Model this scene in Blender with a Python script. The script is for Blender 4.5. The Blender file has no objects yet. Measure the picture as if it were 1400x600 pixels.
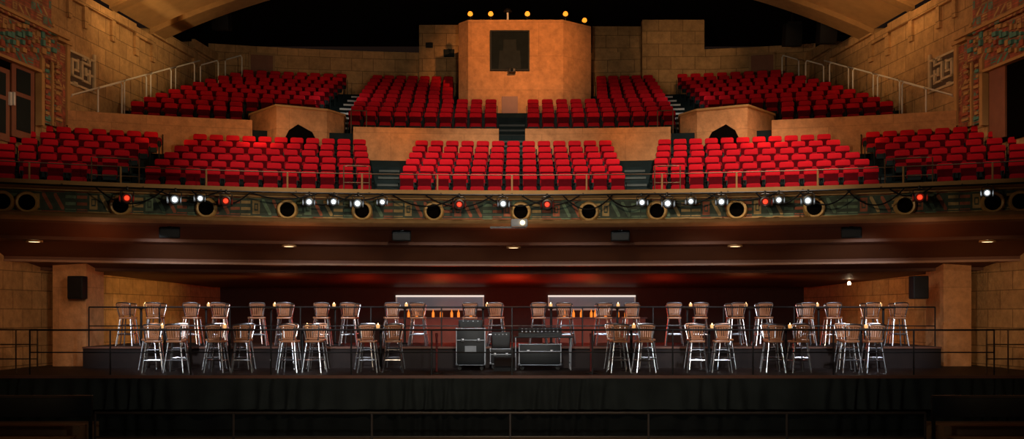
import bpy, bmesh, math, random
from mathutils import Vector, Matrix
random.seed(4)
SC = bpy.context.scene
C = SC.collection
sin, cos, PI = math.sin, math.cos, math.pi
E = 2.85; F = 1400.0; HZ = 430.0; YC = -4.0

def P(px, py, Y): return Vector(((px-700)*Y/F, Y, E+(HZ-py)*Y/F))
def YR(px, R):
    t = (px-700)/F; a = 1+t*t
    return (2*YC+math.sqrt(4*YC*YC-4*a*(YC*YC-R*R)))/(2*a)
def TH(px, R): return math.asin((px-700)/F*YR(px, R)/R)
def A(R, th, z): return Vector((R*sin(th), YC+R*cos(th), z))
def lerp(a, b, t): return a+(b-a)*t
ORD = ['first','second','third','fourth','fifth','sixth','seventh','eighth','ninth','tenth','eleventh','twelfth','thirteenth','fourteenth','fifteenth','sixteenth','seventeenth','eighteenth','nineteenth','twentieth']

# ---------------------------------------------------------------- materials
def nodes(name):
    m = bpy.data.materials.new(name); m.use_nodes = True
    nt = m.node_tree; b = nt.nodes['Principled BSDF']
    return m, nt, b
def rgba(c, k=1): return (min(1, c[0]*k), min(1, c[1]*k), min(1, c[2]*k), 1)
def mat(name, c, rough=.6, metal=0, var=.25, scale=6, bump=0, emis=None, es=0, spec=.5):
    m, nt, b = nodes(name)
    N = nt.nodes.new; L = nt.links.new
    tc = N('ShaderNodeTexCoord'); no = N('ShaderNodeTexNoise'); no.inputs['Scale'].default_value = scale
    no.inputs['Detail'].default_value = 5
    L(tc.outputs['Object'], no.inputs['Vector'])
    mx = N('ShaderNodeMix'); mx.data_type = 'RGBA'
    mx.inputs[6].default_value = rgba(c, 1-var); mx.inputs[7].default_value = rgba(c, 1+var)
    L(no.outputs['Fac'], mx.inputs[0]); L(mx.outputs[2], b.inputs['Base Color'])
    b.inputs['Roughness'].default_value = rough; b.inputs['Metallic'].default_value = metal
    b.inputs['Specular IOR Level'].default_value = spec
    if bump:
        bp = N('ShaderNodeBump'); bp.inputs['Strength'].default_value = bump; bp.inputs['Distance'].default_value = .02
        L(no.outputs['Fac'], bp.inputs['Height']); L(bp.outputs['Normal'], b.inputs['Normal'])
    if emis:
        b.inputs['Emission Color'].default_value = rgba(emis); b.inputs['Emission Strength'].default_value = es
    return m
def stone(name, c, bw=.9, bh=.45, bump=.5, var=.2, mort=.55, ms=.010):
    m, nt, b = nodes(name)
    N = nt.nodes.new; L = nt.links.new
    tc = N('ShaderNodeTexCoord'); sp = N('ShaderNodeSeparateXYZ'); L(tc.outputs['Object'], sp.inputs[0])
    ad = N('ShaderNodeMath'); ad.operation = 'ADD'; L(sp.outputs[0], ad.inputs[0]); L(sp.outputs[1], ad.inputs[1])
    cb = N('ShaderNodeCombineXYZ'); L(ad.outputs[0], cb.inputs[0]); L(sp.outputs[2], cb.inputs[1])
    br = N('ShaderNodeTexBrick'); L(cb.outputs[0], br.inputs['Vector'])
    br.inputs['Scale'].default_value = 1; br.inputs['Brick Width'].default_value = bw; br.inputs['Row Height'].default_value = bh
    br.inputs['Mortar Size'].default_value = ms
    br.inputs['Color1'].default_value = rgba(c, 1-var); br.inputs['Color2'].default_value = rgba(c, 1+var); br.inputs['Mortar'].default_value = rgba(c, mort)
    no = N('ShaderNodeTexNoise'); no.inputs['Scale'].default_value = 3.5; no.inputs['Detail'].default_value = 8; no.inputs['Roughness'].default_value = .7
    L(tc.outputs['Object'], no.inputs['Vector'])
    rp = N('ShaderNodeMapRange'); rp.inputs[1].default_value = .25; rp.inputs[2].default_value = .75; rp.inputs[3].default_value = .62; rp.inputs[4].default_value = 1.3; L(no.outputs['Fac'], rp.inputs[0])
    mx = N('ShaderNodeMix'); mx.data_type = 'RGBA'; mx.blend_type = 'MULTIPLY'; mx.inputs[0].default_value = 1
    L(br.outputs['Color'], mx.inputs[6]); L(rp.outputs[0], mx.inputs[7]); L(mx.outputs[2], b.inputs['Base Color'])
    bp = N('ShaderNodeBump'); bp.inputs['Strength'].default_value = bump; bp.inputs['Distance'].default_value = .04
    n2 = N('ShaderNodeTexNoise'); n2.inputs['Scale'].default_value = 12; n2.inputs['Detail'].default_value = 5; L(tc.outputs['Object'], n2.inputs['Vector'])
    L(n2.outputs['Fac'], bp.inputs['Height']); L(bp.outputs['Normal'], b.inputs['Normal'])
    b.inputs['Roughness'].default_value = .85; b.inputs['Specular IOR Level'].default_value = .2
    return m
def glyphs(name, base, cols, per, z0, hh, arc=True):
    """painted band of stepped squares, slants and bars along an arc (or along a wall)"""
    m, nt, b = nodes(name)
    N = nt.nodes.new; L = nt.links.new
    def M(op, a, c=None):
        n = N('ShaderNodeMath'); n.operation = op
        for i, v in enumerate((a, c)):
            if v is None: continue
            if isinstance(v, (int, float)): n.inputs[i].default_value = v
            else: L(v, n.inputs[i])
        return n.outputs[0]
    tc = N('ShaderNodeTexCoord'); sp = N('ShaderNodeSeparateXYZ'); L(tc.outputs['Object'], sp.inputs[0])
    if arc: u = M('MULTIPLY', M('ARCTAN2', sp.outputs[0], M('ADD', sp.outputs[1], 4.0)), 30.0/per)
    else: u = M('DIVIDE', sp.outputs[1], per)
    v = M('FRACT', M('DIVIDE', M('SUBTRACT', sp.outputs[2], z0), hh))
    cu = M('FLOOR', u); fu = M('FRACT', u)
    row = M('FLOOR', M('DIVIDE', M('SUBTRACT', sp.outputs[2], z0), hh))
    au = M('ABSOLUTE', M('SUBTRACT', fu, .5)); av = M('ABSOLUTE', M('SUBTRACT', v, .5))
    X = M('LESS_THAN', M('ABSOLUTE', M('SUBTRACT', M('ADD', fu, v), 1.0)), .18)
    bars = M('LESS_THAN', M('FRACT', M('MULTIPLY', v, 3.0)), .45)
    mxm = M('MAXIMUM', au, av)
    sq = M('LESS_THAN', M('ABSOLUTE', M('SUBTRACT', mxm, .27)), .08)
    sq = M('MAXIMUM', sq, M('LESS_THAN', mxm, .11))
    par = M('FLOORED_MODULO', M('ADD', cu, M('MULTIPLY', row, 2.0)), 5.0)
    p0 = M('LESS_THAN', par, 1.5); p2 = M('GREATER_THAN', par, 3.5)
    p1 = M('SUBTRACT', 1.0, M('ADD', p0, p2))
    pat = M('ADD', M('ADD', M('MULTIPLY', X, p0), M('MULTIPLY', bars, p1)), M('MULTIPLY', sq, p2))
    pat = M('MULTIPLY', pat, M('LESS_THAN', av, .40)); pat = M('MULTIPLY', pat, M('LESS_THAN', au, .45))
    pat = M('MAXIMUM', pat, M('GREATER_THAN', av, .455))
    wn = N('ShaderNodeTexWhiteNoise'); wn.noise_dimensions = '2D'
    cb = N('ShaderNodeCombineXYZ'); L(cu, cb.inputs[0]); L(row, cb.inputs[1]); L(cb.outputs[0], wn.inputs['Vector'])
    rp = N('ShaderNodeValToRGB'); rp.color_ramp.interpolation = 'CONSTANT'
    el = rp.color_ramp.elements
    el[0].color = rgba(cols[0]); el[1].position = .34; el[1].color = rgba(cols[1])
    e = el.new(.67); e.color = rgba(cols[2])
    L(wn.outputs['Value'], rp.inputs[0])
    mx = N('ShaderNodeMix'); mx.data_type = 'RGBA'; mx.inputs[6].default_value = rgba(base)
    L(pat, mx.inputs[0]); L(rp.outputs[0], mx.inputs[7])
    no = N('ShaderNodeTexNoise'); no.inputs['Scale'].default_value = 5; no.inputs['Detail'].default_value = 6; L(tc.outputs['Object'], no.inputs['Vector'])
    r2 = N('ShaderNodeMapRange'); r2.inputs[1].default_value = .25; r2.inputs[2].default_value = .75; r2.inputs[3].default_value = .4; r2.inputs[4].default_value = 1.5; L(no.outputs['Fac'], r2.inputs[0])
    m2 = N('ShaderNodeMix'); m2.data_type = 'RGBA'; m2.blend_type = 'MULTIPLY'; m2.inputs[0].default_value = 1
    L(mx.outputs[2], m2.inputs[6]); L(r2.outputs[0], m2.inputs[7]); L(m2.outputs[2], b.inputs['Base Color'])
    bp = N('ShaderNodeBump'); bp.inputs['Strength'].default_value = .6; bp.inputs['Distance'].default_value = .03
    L(pat, bp.inputs['Height']); L(bp.outputs['Normal'], b.inputs['Normal'])
    b.inputs['Roughness'].default_value = .75
    return m
def glow(name, c, s):
    m, nt, b = nodes(name)
    b.inputs['Base Color'].default_value = rgba(c, .5); b.inputs['Emission Color'].default_value = rgba(c); b.inputs['Emission Strength'].default_value = s
    no = nt.nodes.new('ShaderNodeTexNoise'); no.inputs['Scale'].default_value = 3
    nt.links.new(no.outputs['Fac'], b.inputs['Roughness'])
    return m

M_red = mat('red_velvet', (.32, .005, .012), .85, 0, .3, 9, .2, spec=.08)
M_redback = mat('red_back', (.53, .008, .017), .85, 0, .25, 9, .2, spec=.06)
M_rowshade = mat('maroon_row_shade', (.08, .002, .005), .9, 0, .3, 9, spec=.05)  # darker red paints in the shade between seat rows
M_std = mat('seat_standard', (.007, .016, .017), .6, .1, spec=.2)
M_stone = stone('tan_block', (.50, .29, .125), .95, .5, .8, .14, .5, .014)
M_plaster = stone('tan_plaster', (.58, .28, .12), 2.4, 1.2, .4, .06, .8)
M_gold = mat('gold_plaster', (.50, .28, .11), .75, 0, .25, 3, .3, spec=.2)
M_goldd = mat('gold_trim', (.38, .21, .08), .6, 0, .3, 5, .3)
M_teal = mat('teal_relief', (.09, .26, .22), .7, 0, .3, 6)
M_rust = mat('red_relief', (.38, .09, .045), .7, 0, .3, 6)
M_pale = mat('pale_fret', (.60, .46, .28), .7, 0, .25, 6)
M_fretb = mat('fret_backing', (.10, .065, .04), .8, 0, .25, 6)
M_ring = mat('porthole_gold', (.62, .36, .12), .45, .1, .3, 9, .3)
M_frieze = glyphs('painted_frieze', (.050, .068, .044), [(.42, .27, .10), (.33, .09, .04), (.15, .22, .13)], .25, E+2.42, .48)
M_wallpaint = glyphs('painted_surround', (.28, .09, .05), [(.08, .26, .21), (.46, .28, .10), (.40, .09, .05)], .27, 5.0, .25, False)
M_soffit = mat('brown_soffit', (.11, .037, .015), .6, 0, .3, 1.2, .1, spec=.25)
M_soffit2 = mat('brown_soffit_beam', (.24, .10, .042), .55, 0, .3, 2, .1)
M_dark = mat('dark_ceiling', (.012, .010, .010), .95, spec=.1)
M_deck = mat('balcony_carpet', (.013, .022, .024), .95, 0, .4, 4, spec=.1)
M_step = mat('aisle_step', (.016, .026, .028), .9, 0, .3, 5, spec=.1)
M_noseD = mat('step_nosing_dark', (.05, .065, .065), .7)
M_nose = mat('step_nosing', (.85, .85, .80), .6)
M_black = mat('black_paint', (.010, .010, .011), .6, 0, .3, spec=.2)
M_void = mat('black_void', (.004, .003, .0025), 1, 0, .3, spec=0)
M_blackm = mat('black_metal', (.016, .014, .014), .4, .4)
M_lamp = mat('lamp_housing', (.06, .055, .053), .35, .5)
M_railf = mat('foreground_rail', (.05, .036, .029), .4, .3)
M_steel = mat('rail_steel', (.80, .76, .68), .4, .2, .15)
M_brass = mat('rail_brown', (.13, .075, .04), .45, .4, .2)
M_chrome = mat('stool_chrome', (.66, .67, .72), .27, 1.0, .08, 12)
M_stoolw = mat('stool_wood', (.40, .165, .08), .32, 0, .3, 8, spec=.5)
M_tab = mat('table_top_dark_wood', (.06, .03, .02), .35)
M_floorw = mat('wood_floor', (.20, .10, .045), .5, 0, .35, 3)
M_deckp = mat('platform_deck', (.018, .011, .010), .6, 0, .35, 2, spec=.2)
M_edge = mat('platform_edge', (.13, .05, .03), .5, 0, .3, 3)
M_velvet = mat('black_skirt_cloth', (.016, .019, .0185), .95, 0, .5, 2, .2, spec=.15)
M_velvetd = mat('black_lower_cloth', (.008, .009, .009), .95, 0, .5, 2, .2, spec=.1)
M_case = mat('road_case_black', (.010, .0105, .012), .55, .1, .3, 4)
M_alu = mat('aluminium_edge', (.34, .34, .37), .35, .8, .1)
M_white = mat('grey_panel', (.30, .31, .34), .5)
M_door = mat('door_wood', (.24, .085, .042), .5, 0, .3, 3)
M_lensw = glow('lamp_white', (.85, .95, 1.0), 4.5)
M_lensr = glow('lamp_red', (1.0, .045, .015), 1.7)
M_lenso = glow('lamp_orange', (1.0, .30, .02), 1.5)
M_down = glow('downlight_warm', (1.0, .70, .36), 3.5)
M_flame = glow('candle_flame', (1.0, .62, .28), 9)
M_glass = mat('candle_glass', (.8, .5, .25), .15, 0, .1, 4, 0, (1, .5, .15), .6)
M_pane = mat('window_pane', (.08, .09, .11), .3, 0, .4, 2, 0, (.5, .58, .66), .09)
M_bottle = mat('amber_bottle', (.3, .08, .01), .2, 0, .2, 4, 0, (1, .25, .03), 1.0)  # emission paints in the warm glow; the bottles are no lamps
M_screen = mat('booth_window', (.010, .014, .016), .85, 0, .3, 6, spec=.1)
M_grille = mat('booth_grille', (.035, .036, .036), .8, 0, .3, 6, spec=.1)
M_inner = mat('booth_inner', (.022, .026, .027), .85, 0, .3, 6, spec=.1)
M_redpole = mat('stanchion_red', (.14, .015, .015), .4, .2)

# ---------------------------------------------------------------- mesh builder
class MB:
    def __init__(s): s.bm = bmesh.new(); s.lay = s.bm.faces.layers.int.new('painted')
    def face(s, vs):
        try: return s.bm.faces.new(vs)
        except ValueError: return None
    def paint(s, i):
        """faces made so far that have no material yet get material i"""
        for f in s.bm.faces:
            if f[s.lay] == 0: f[s.lay] = 1; f.material_index = i
        return s
    def hexa(s, p):
        v = [s.bm.verts.new(q) for q in p]
        for f in ((3,2,1,0),(4,5,6,7),(0,1,5,4),(1,2,6,5),(2,3,7,6),(3,0,4,7)): s.face([v[i] for i in f])
        return s
    def box(s, x0, x1, y0, y1, z0, z1):
        return s.hexa([(x0,y0,z0),(x1,y0,z0),(x1,y1,z0),(x0,y1,z0),(x0,y0,z1),(x1,y0,z1),(x1,y1,z1),(x0,y1,z1)])
    def obox(s, c, size, rx=0, ry=0, rz=0, bev=0, seg=2):
        M = Matrix.Translation(c) @ Matrix.Rotation(rz,4,'Z') @ Matrix.Rotation(ry,4,'Y') @ Matrix.Rotation(rx,4,'X') @ Matrix.Diagonal((size[0],size[1],size[2],1))
        r = bmesh.ops.create_cube(s.bm, size=1, matrix=M)
        if bev:
            ed = list({e for v in r['verts'] for e in v.link_edges})
            bmesh.ops.bevel(s.bm, geom=ed, offset=bev, segments=seg, affect='EDGES', profile=.5)
        return s
    def cushion(s, c, size, rx, rtop, rbot, bev, seg=2, cs=4):
        """upholstered pad: rounded outline in x-z, extruded in y, softened edges"""
        w, d, h = size[0]/2, size[1]/2, size[2]/2; pts = []
        for cx, cz, r, a0 in ((w,h,rtop,0),(-w,h,rtop,90),(-w,-h,rbot,180),(w,-h,rbot,270)):
            ox = cx-math.copysign(r,cx); oz = cz-math.copysign(r,cz)
            for k in range(cs+1):
                a = math.radians(a0+90*k/cs); pts.append((ox+r*cos(a), oz+r*sin(a)))
        M = Matrix.Translation(c) @ Matrix.Rotation(rx,4,'X'); n = len(pts)
        a_ = [s.bm.verts.new(M @ Vector((x,-d,z))) for x, z in pts]; b_ = [s.bm.verts.new(M @ Vector((x,d,z))) for x, z in pts]
        f0 = s.face(a_); f1 = s.face(b_[::-1])
        for i in range(n): s.face([a_[i], a_[(i+1)%n], b_[(i+1)%n], b_[i]])
        ed = list(f0.edges)+list(f1.edges)
        bmesh.ops.bevel(s.bm, geom=ed, offset=bev, segments=seg, affect='EDGES', profile=.5)
        return s
    def bar(s, p, q, w, h=None):
        h = h or w; p = Vector(p); q = Vector(q); d = (q-p).normalized()
        up = Vector((0,0,1)) if abs(d.z) < .9 else Vector((0,1,0))
        a = d.cross(up).normalized()*w/2; b = a.cross(d).normalized()*h/2
        return s.hexa([p-a-b,p+a-b,p+a+b,p-a+b,q-a-b,q+a-b,q+a+b,q-a+b])
    def tube(s, pts, r, n=6, closed=False):
        pts = [Vector(p) for p in pts]; rings = []; m = len(pts)
        for i, p in enumerate(pts):
            if closed: d = (pts[(i+1)%m]-pts[i-1]).normalized()
            else: d = (pts[min(i+1,m-1)]-pts[max(i-1,0)]).normalized()
            up = Vector((0,0,1)) if abs(d.z) < .95 else Vector((0,1,0))
            a = d.cross(up).normalized(); b = a.cross(d).normalized()
            rings.append([s.bm.verts.new(p+(a*cos(2*PI*k/n)+b*sin(2*PI*k/n))*r) for k in range(n)])
        prs = list(zip(rings, rings[1:]))+([(rings[-1], rings[0])] if closed else [])
        for r0, r1 in prs:
            for k in range(n): s.face([r0[k], r0[(k+1)%n], r1[(k+1)%n], r1[k]])
        if not closed: s.face(rings[0][::-1]); s.face(rings[-1])
        return s
    def lathe(s, prof, n=16, axis='z', M=None):
        M = M or Matrix.Identity(4); rings = []
        for r, h in prof:
            ring = []
            for k in range(n):
                a = 2*PI*k/n
                p = Vector((r*cos(a), r*sin(a), h)) if axis == 'z' else Vector((r*cos(a), h, r*sin(a)))
                ring.append(s.bm.verts.new(M @ p))
            rings.append(ring)
        for r0, r1 in zip(rings, rings[1:]):
            for k in range(n): s.face([r0[k], r0[(k+1)%n], r1[(k+1)%n], r1[k]])
        if prof[0][0] > 0.0001: s.face(rings[0][::-1])
        if prof[-1][0] > 0.0001: s.face(rings[-1])
        bmesh.ops.remove_doubles(s.bm, verts=[v for r_ in rings for v in r_], dist=1e-6)
        return s
    def prism(s, poly, ext):
        ext = Vector(ext); a = [s.bm.verts.new(p) for p in poly]; b = [s.bm.verts.new(Vector(p)+ext) for p in poly]
        n = len(poly); s.face(a[::-1]); s.face(b)
        for i in range(n): s.face([a[i], a[(i+1)%n], b[(i+1)%n], b[i]])
        return s
    def revolve(s, prof, a0, a1, n=60, closed=False):
        rings = []
        for i in range(n+1):
            th = a0+(a1-a0)*i/n
            rings.append([s.bm.verts.new(A(R, th, z)) for R, z in prof])
        m = len(prof)
        for r0, r1 in zip(rings, rings[1:]):
            for k in range(m if closed else m-1): s.face([r0[k], r0[(k+1)%m], r1[(k+1)%m], r1[k]])
        if closed: s.face(rings[0]); s.face(rings[-1][::-1])
        return s
    def arc(s, R0, R1, z0, z1, a0, a1, n=40):
        return s.revolve([(R0,z0),(R1,z0),(R1,z1),(R0,z1)], a0, a1, n, True)
    def build(s, name, m, parent=None, smooth=True):
        bmesh.ops.recalc_face_normals(s.bm, faces=s.bm.faces)
        s.bm.faces.layers.int.remove(s.lay)
        me = bpy.data.meshes.new(name); s.bm.to_mesh(me); s.bm.free()
        for m_ in (m if isinstance(m, (list, tuple)) else [m]): me.materials.append(m_)
        if smooth:
            for p in me.polygons: p.use_smooth = True
            me.set_sharp_from_angle(angle=math.radians(33))
        o = bpy.data.objects.new(name, me); C.objects.link(o)
        if parent: o.parent = parent
        return o
def tag(o, label, cat, group=None, kind=None):
    o['label'] = label; o['category'] = cat
    if group: o['group'] = group
    if kind: o['kind'] = kind
    return o
def struct(o, label, cat): return tag(o, label, cat, None, 'structure')
def empty(name, loc, rz, label, cat, group=None):
    o = bpy.data.objects.new(name, None); C.objects.link(o); o.empty_display_size = .1
    o.location = loc; o.rotation_euler = (0,0,rz)
    return tag(o, label, cat, group)
def kid(mb, name, m, par, smooth=True):
    """a part whose mesh is given in world coordinates"""
    o = mb.build(name, m, par, smooth); o.matrix_parent_inverse = Matrix.Translation(-par.location); return o
def copy_tree(o, loc, rz, label):
    r = o.copy(); C.objects.link(r); r.location = loc; r.rotation_euler = (0,0,rz); r['label'] = label
    for ch in list(o.children):
        c = ch.copy(); C.objects.link(c); c.parent = r
        for g in list(ch.children):
            d = g.copy(); C.objects.link(d); d.parent = c
    return r
class Repeat:
    """first use builds the thing, later uses copy it"""
    def __init__(s, fn): s.fn = fn; s.o = None
    def put(s, loc, rz, label):
        if s.o is None:
            s.o = s.fn(); s.o.location = loc; s.o.rotation_euler = (0,0,rz); s.o['label'] = label; return s.o
        return copy_tree(s.o, loc, rz, label)

# ---------------------------------------------------------------- side walls
MW = 2.0/15.5
def wallY(px):                       # px on the left half
    t = (px-700)/F
    return (-13.4-24.5*MW)/(t-MW)
def wallX(Y): return -13.4+(Y-24.5)*MW
NIN = Vector((1, -MW, 0)).normalized()   # inward normal, left wall
def wp(Y, z, off, side):
    v = Vector((wallX(Y), Y, z)) + NIN*off
    if side > 0: v.x = -v.x
    return v
def wall_panel(mb, pxa, pxb, pya, pyb, o0, o1, side):
    Ya, Yb = wallY(pxa), wallY(pxb); Ym = (Ya+Yb)/2
    z1 = E+(HZ-pya)*Ym/F; z0 = E+(HZ-pyb)*Ym/F
    mb.hexa([wp(Ya,z0,o0,side), wp(Yb,z0,o0,side), wp(Yb,z0,o1,side), wp(Ya,z0,o1,side),
             wp(Ya,z1,o0,side), wp(Yb,z1,o0,side), wp(Yb,z1,o1,side), wp(Ya,z1,o1,side)])
    return mb
steps = [(-62,90,-40),(90,112,-6),(112,150,9),(150,182,27),(182,205,46),(205,262,55),(262,305,70)]
for side, nm in ((-1,'left'),(1,'right')):
    mb = MB()
    for a, b, py in steps:
        Ya, Yb = wallY(a), wallY(b); z1 = E+(HZ-py)*(Ya+Yb)/2/F
        mb.hexa([wp(Ya,0,0,side), wp(Yb,0,0,side), wp(Yb,0,-.5,side), wp(Ya,0,-.5,side),
                 wp(Ya,z1,0,side), wp(Yb,z1,0,side), wp(Yb,z1,-.5,side), wp(Ya,z1,-.5,side)])
    struct(mb.build('wall_'+nm, M_stone), f'tan stone block side wall with stepped top, {nm} of the auditorium', 'wall')
    mb = MB()
    for a, b, py in steps[1:]:
        wall_panel(mb, a, b, py-3, py+9, 0.0, .12, side)
        wall_panel(mb, a, a+5, py, py+30, 0.0, .09, side)
    struct(mb.build('trim_1' if side < 0 else 'trim_2', M_stone), f'stepped stone coping along the top of the {nm} side wall', 'trim')
    # painted surround
    mb = MB()
    wall_panel(mb, -40, 72, 30, 84, .01, .14, side); wall_panel(mb, 52, 80, 84, 172, .01, .14, side)
    wall_panel(mb, 72, 90, 62, 172, .01, .08, side)
    wall_panel(mb, -40, 60, -30, 26, .01, .22, side)
    t = tag(mb.build('door_surround', M_wallpaint), f'red and teal painted carved surround of the {nm} balcony doorway', 'door surround')
    mb = MB()
    wall_panel(mb, -40, 84, 25, 29, 0, .28, side); wall_panel(mb, 48, 52, 80, 172, 0, .2, side); wall_panel(mb, -40, 52, 80, 84, 0, .2, side)
    wall_panel(mb, 86, 90, 56, 172, 0, .14, side); wall_panel(mb, 72, 92, 55, 59, 0, .18, side); wall_panel(mb, 63, 65, 86, 172, .1, .19, side)
    mb.build('moulding', M_gold, t)
    rl_ = random.Random(7)
    for i in range(12):
        for j in range(4):
            x = -14+i*7; y = 33+j*11
            if x > 66: continue
            w_ = rl_.choice((3,4,5.5)); h_ = rl_.choice((4,6,8)); m_ = rl_.choice((M_gold, M_goldd, M_teal, M_rust, M_teal))
            wall_panel(MB(), x, x+w_, y, y+h_, .13, .13+rl_.uniform(.04,.1), side).build('relief_block', m_, t)
    for j in range(11):
        y = 88+j*7.2
        wall_panel(MB(), 54, 54+rl_.choice((3,5,7)), y, y+4, .13, .19, side).build('relief_block', rl_.choice((M_gold, M_teal, M_rust)), t)
        wall_panel(MB(), 68, 68+rl_.choice((4,6,9)), y+2, y+5.5, .13, .19, side).build('relief_block', rl_.choice((M_gold, M_goldd, M_rust)), t)
    d = empty('door_1' if side < 0 else 'door_2', wp(wallY(20), 7.0, 0, side), 0, f'{"reddish wooden double" if side<0 else "dark open"} balcony doorway in the {nm} side wall', 'door'); d['kind'] = 'structure'
    kid(wall_panel(MB(), -30, 47, 85, 190, 0.005, .03, side), 'backing', M_void, d)  # flat black sheet paints the doorway's dark depth onto the solid wall
    if side < 0:
        for a, b in ((-22,10),(13,44)):
            lf = kid(wall_panel(MB(), a, b, 90, 190, .03, .07, side), 'door_leaf', M_door, d)
            for y0, y1 in ((97,128),(134,180)): wall_panel(MB(), a+6, b-6, y0, y1, .068, .085, side).build('door_panel', M_std, lf)
            wall_panel(MB(), (a if a > 0 else b-2), (a+2 if a > 0 else b), 126, 144, .07, .13, side).build('door_handle', M_steel, lf)
    else:
        kid(wall_panel(MB(), 22, 44, 90, 190, .03, .08, side), 'door_leaf', M_door, d)
    # fret relief: one ornate stepped key panel
    fr = tag(wall_panel(MB(), 90, 128, 76, 120, .004, .02, side).build('fret_relief', M_fretb), f'pale stepped fret grille set in the {nm} wall beside the doorway', 'wall relief')
    mb = MB()
    for a, b, y0, y1 in ((90,128,75,78),(90,128,118,121),(90,92.5,75,121),(95,105,81,84),(102.5,105,81,95),(95,97.5,81,104),(95,111,104,107),(108.5,111,86,107),(108.5,121,86,89),(118.5,121,80,89),(118.5,121,96,114),(111,121,111,114),(99,105,95,98),(111,115,78,83),(98,103,112,118),(125.5,128,75,121),(113,116,93,104),(113,125,101,104)):
        wall_panel(mb, a, b, y0, y1, 0.019, .08, side)
    mb.build('key_pattern', M_pale, fr)
    w = empty('wall_handrail', wp(wallY(150), 9.2, 0, side), 0, f'long sloping steel handrail fixed along the {nm} side wall', 'handrail')
    kid(MB().tube([wp(wallY(px), E+(HZ-py)*wallY(px)/F, .14, side) for px, py in ((92,130),(180,106),(268,83))], .026), 'rail', M_steel, w)
    for px, py in ((95,129),(150,114),(205,99),(262,84)):
        Y = wallY(px); z = E+(HZ-py)*Y/F
        kid(MB().tube([wp(Y,z,.14,side), wp(Y,z-.06,.06,side), wp(Y,z-.08,0,side)], .016), 'bracket', M_steel, w)

# ---------------------------------------------------------------- ceiling, arch, back wall
struct(MB().box(-15,15,27.5,47,E+12.3,E+12.5).build('ceiling', M_dark), 'dark unlit ceiling over the balcony', 'ceiling')
def archstrip(Y0, Y1, dz, th):
    mb = MB(); n = 80
    for i in range(n):
        q = []
        for k in (i, i+1):
            u = -1+2*k/n
            for Y in (Y0, Y1):
                xw = -wallX(Y); q.append(Vector((u*xw, Y, E+9.45+dz+2.45*(1-abs(u)**2.3))))
        a, b, c, d = q
        up = Vector((0,0,th)); mb.hexa([a, c, d, b, a+up, c+up, d+up, b+up])
    bmesh.ops.remove_doubles(mb.bm, verts=mb.bm.verts, dist=1e-4)
    return mb
struct(archstrip(27.6,35,0.12,.4).build('ceiling_arch', M_gold), 'wide gold plaster arch spanning the ceiling between the side walls', 'arch')
struct(archstrip(34.3,35.15,-.06,.4).build('trim_3', M_goldd), 'moulded rib along the far edge of the gold ceiling arch', 'trim')
struct(archstrip(31.7,32.1,0.02,.2).build('trim_4', M_goldd), 'middle moulded rib across the gold ceiling arch', 'trim')
RB = 45.0
struct(MB().arc(RB, RB+.3, 9.5, E+10.45, TH(285,RB), TH(1115,RB), 40).build('wall_back', M_stone), 'curved tan stone wall behind the last balcony row', 'wall')
def slab(name, pxa, pxb, py, Y, z0, m, label):
    a = P(pxa, py, Y); b = P(pxb, py, Y)
    return struct(MB().box(a.x, b.x, Y, Y+.4, z0, a.z).build(name, m), label, 'wall')
slab('wall_back_left', 573, 627, 34, 40.6, 10.5, M_stone, 'narrow dim stone panel wall left of the projection booth')
slab('wall_back_right', 810, 880, 36, 40.9, 10.5, M_stone, 'dim stone panel wall directly right of the projection booth')
slab('wall_back_far_right', 878, 963, 27, 40.3, 10.5, M_stone, 'lit tan stone panel wall at far right of the booth')
for px, py, w, h, lab in ((587,62,.28,.2,'small square dark vent high on the left back panel wall'),(614,73,.42,.3,'wider dark vent beside the booth on the left panel wall')):
    c = P(px, py, 40.6)
    v = tag(MB().box(c.x-w/2,c.x+w/2,40.53,40.6,c.z-h/2,c.z+h/2).build('wall_vent', M_std), lab, 'vent')
    mb = MB()
    for i in range(4): mb.box(c.x-w/2+.02,c.x+w/2-.02,40.51,40.53,c.z-h/2+h*(i+.3)/4,c.z-h/2+h*(i+.6)/4)
    mb.build('slats', M_blackm, v)
for s in (-1,1):
    px = 358 if s < 0 else 1042
    th = TH(px, RB); d = empty('door_3' if s < 0 else 'door_4', A(RB-.02, th, 10.9), -th, f'brown exit door in the curved back wall, {"left" if s<0 else "right"} end', 'door'); d['kind'] = 'structure'
    MB().box(-.42,.42,-.04,.05,0,2.05).build('door_leaf', M_door, d)
    mb = MB(); mb.box(-.5,-.42,-.08,.05,0,2.13).box(.42,.5,-.08,.05,0,2.13).box(-.5,.5,-.08,.05,2.05,2.13); mb.build('door_frame', M_goldd, d)

# projection booth
yb = 36.25; ztop = E+(HZ-27)*yb/F
pl = [P(640,0,yb), P(770,0,yb), P(808,0,37.1), Vector((P(808,0,37.1).x,43.0,0)), Vector((P(627,0,36.7).x,43.0,0)), P(627,0,36.7)]
for v in pl: v.z = 8.8
bo = empty('projection_booth', (0,38,8.8), 0, 'tall orange-lit stone projection booth rising behind the centre seats', 'projection booth')
kid(MB().prism(pl, (0,0,ztop-8.8)), 'body', M_plaster, bo, False)
a, b = P(672,44,yb), P(722,95,yb)
wn_ = kid(MB().box(a.x,b.x,yb-.03,yb+.02,b.z,a.z), 'window', M_screen, bo)
mb = MB(); w = .05
mb.box(a.x-w,b.x+w,yb-.08,yb,a.z,a.z+w).box(a.x-w,b.x+w,yb-.08,yb,b.z-w,b.z).box(a.x-w,a.x,yb-.08,yb,b.z,a.z).box(b.x,b.x+w,yb-.08,yb,b.z,a.z)
kid(mb, 'window_frame', M_grille, bo)
xm = (a.x+b.x)/2; H_ = a.z-b.z
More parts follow.
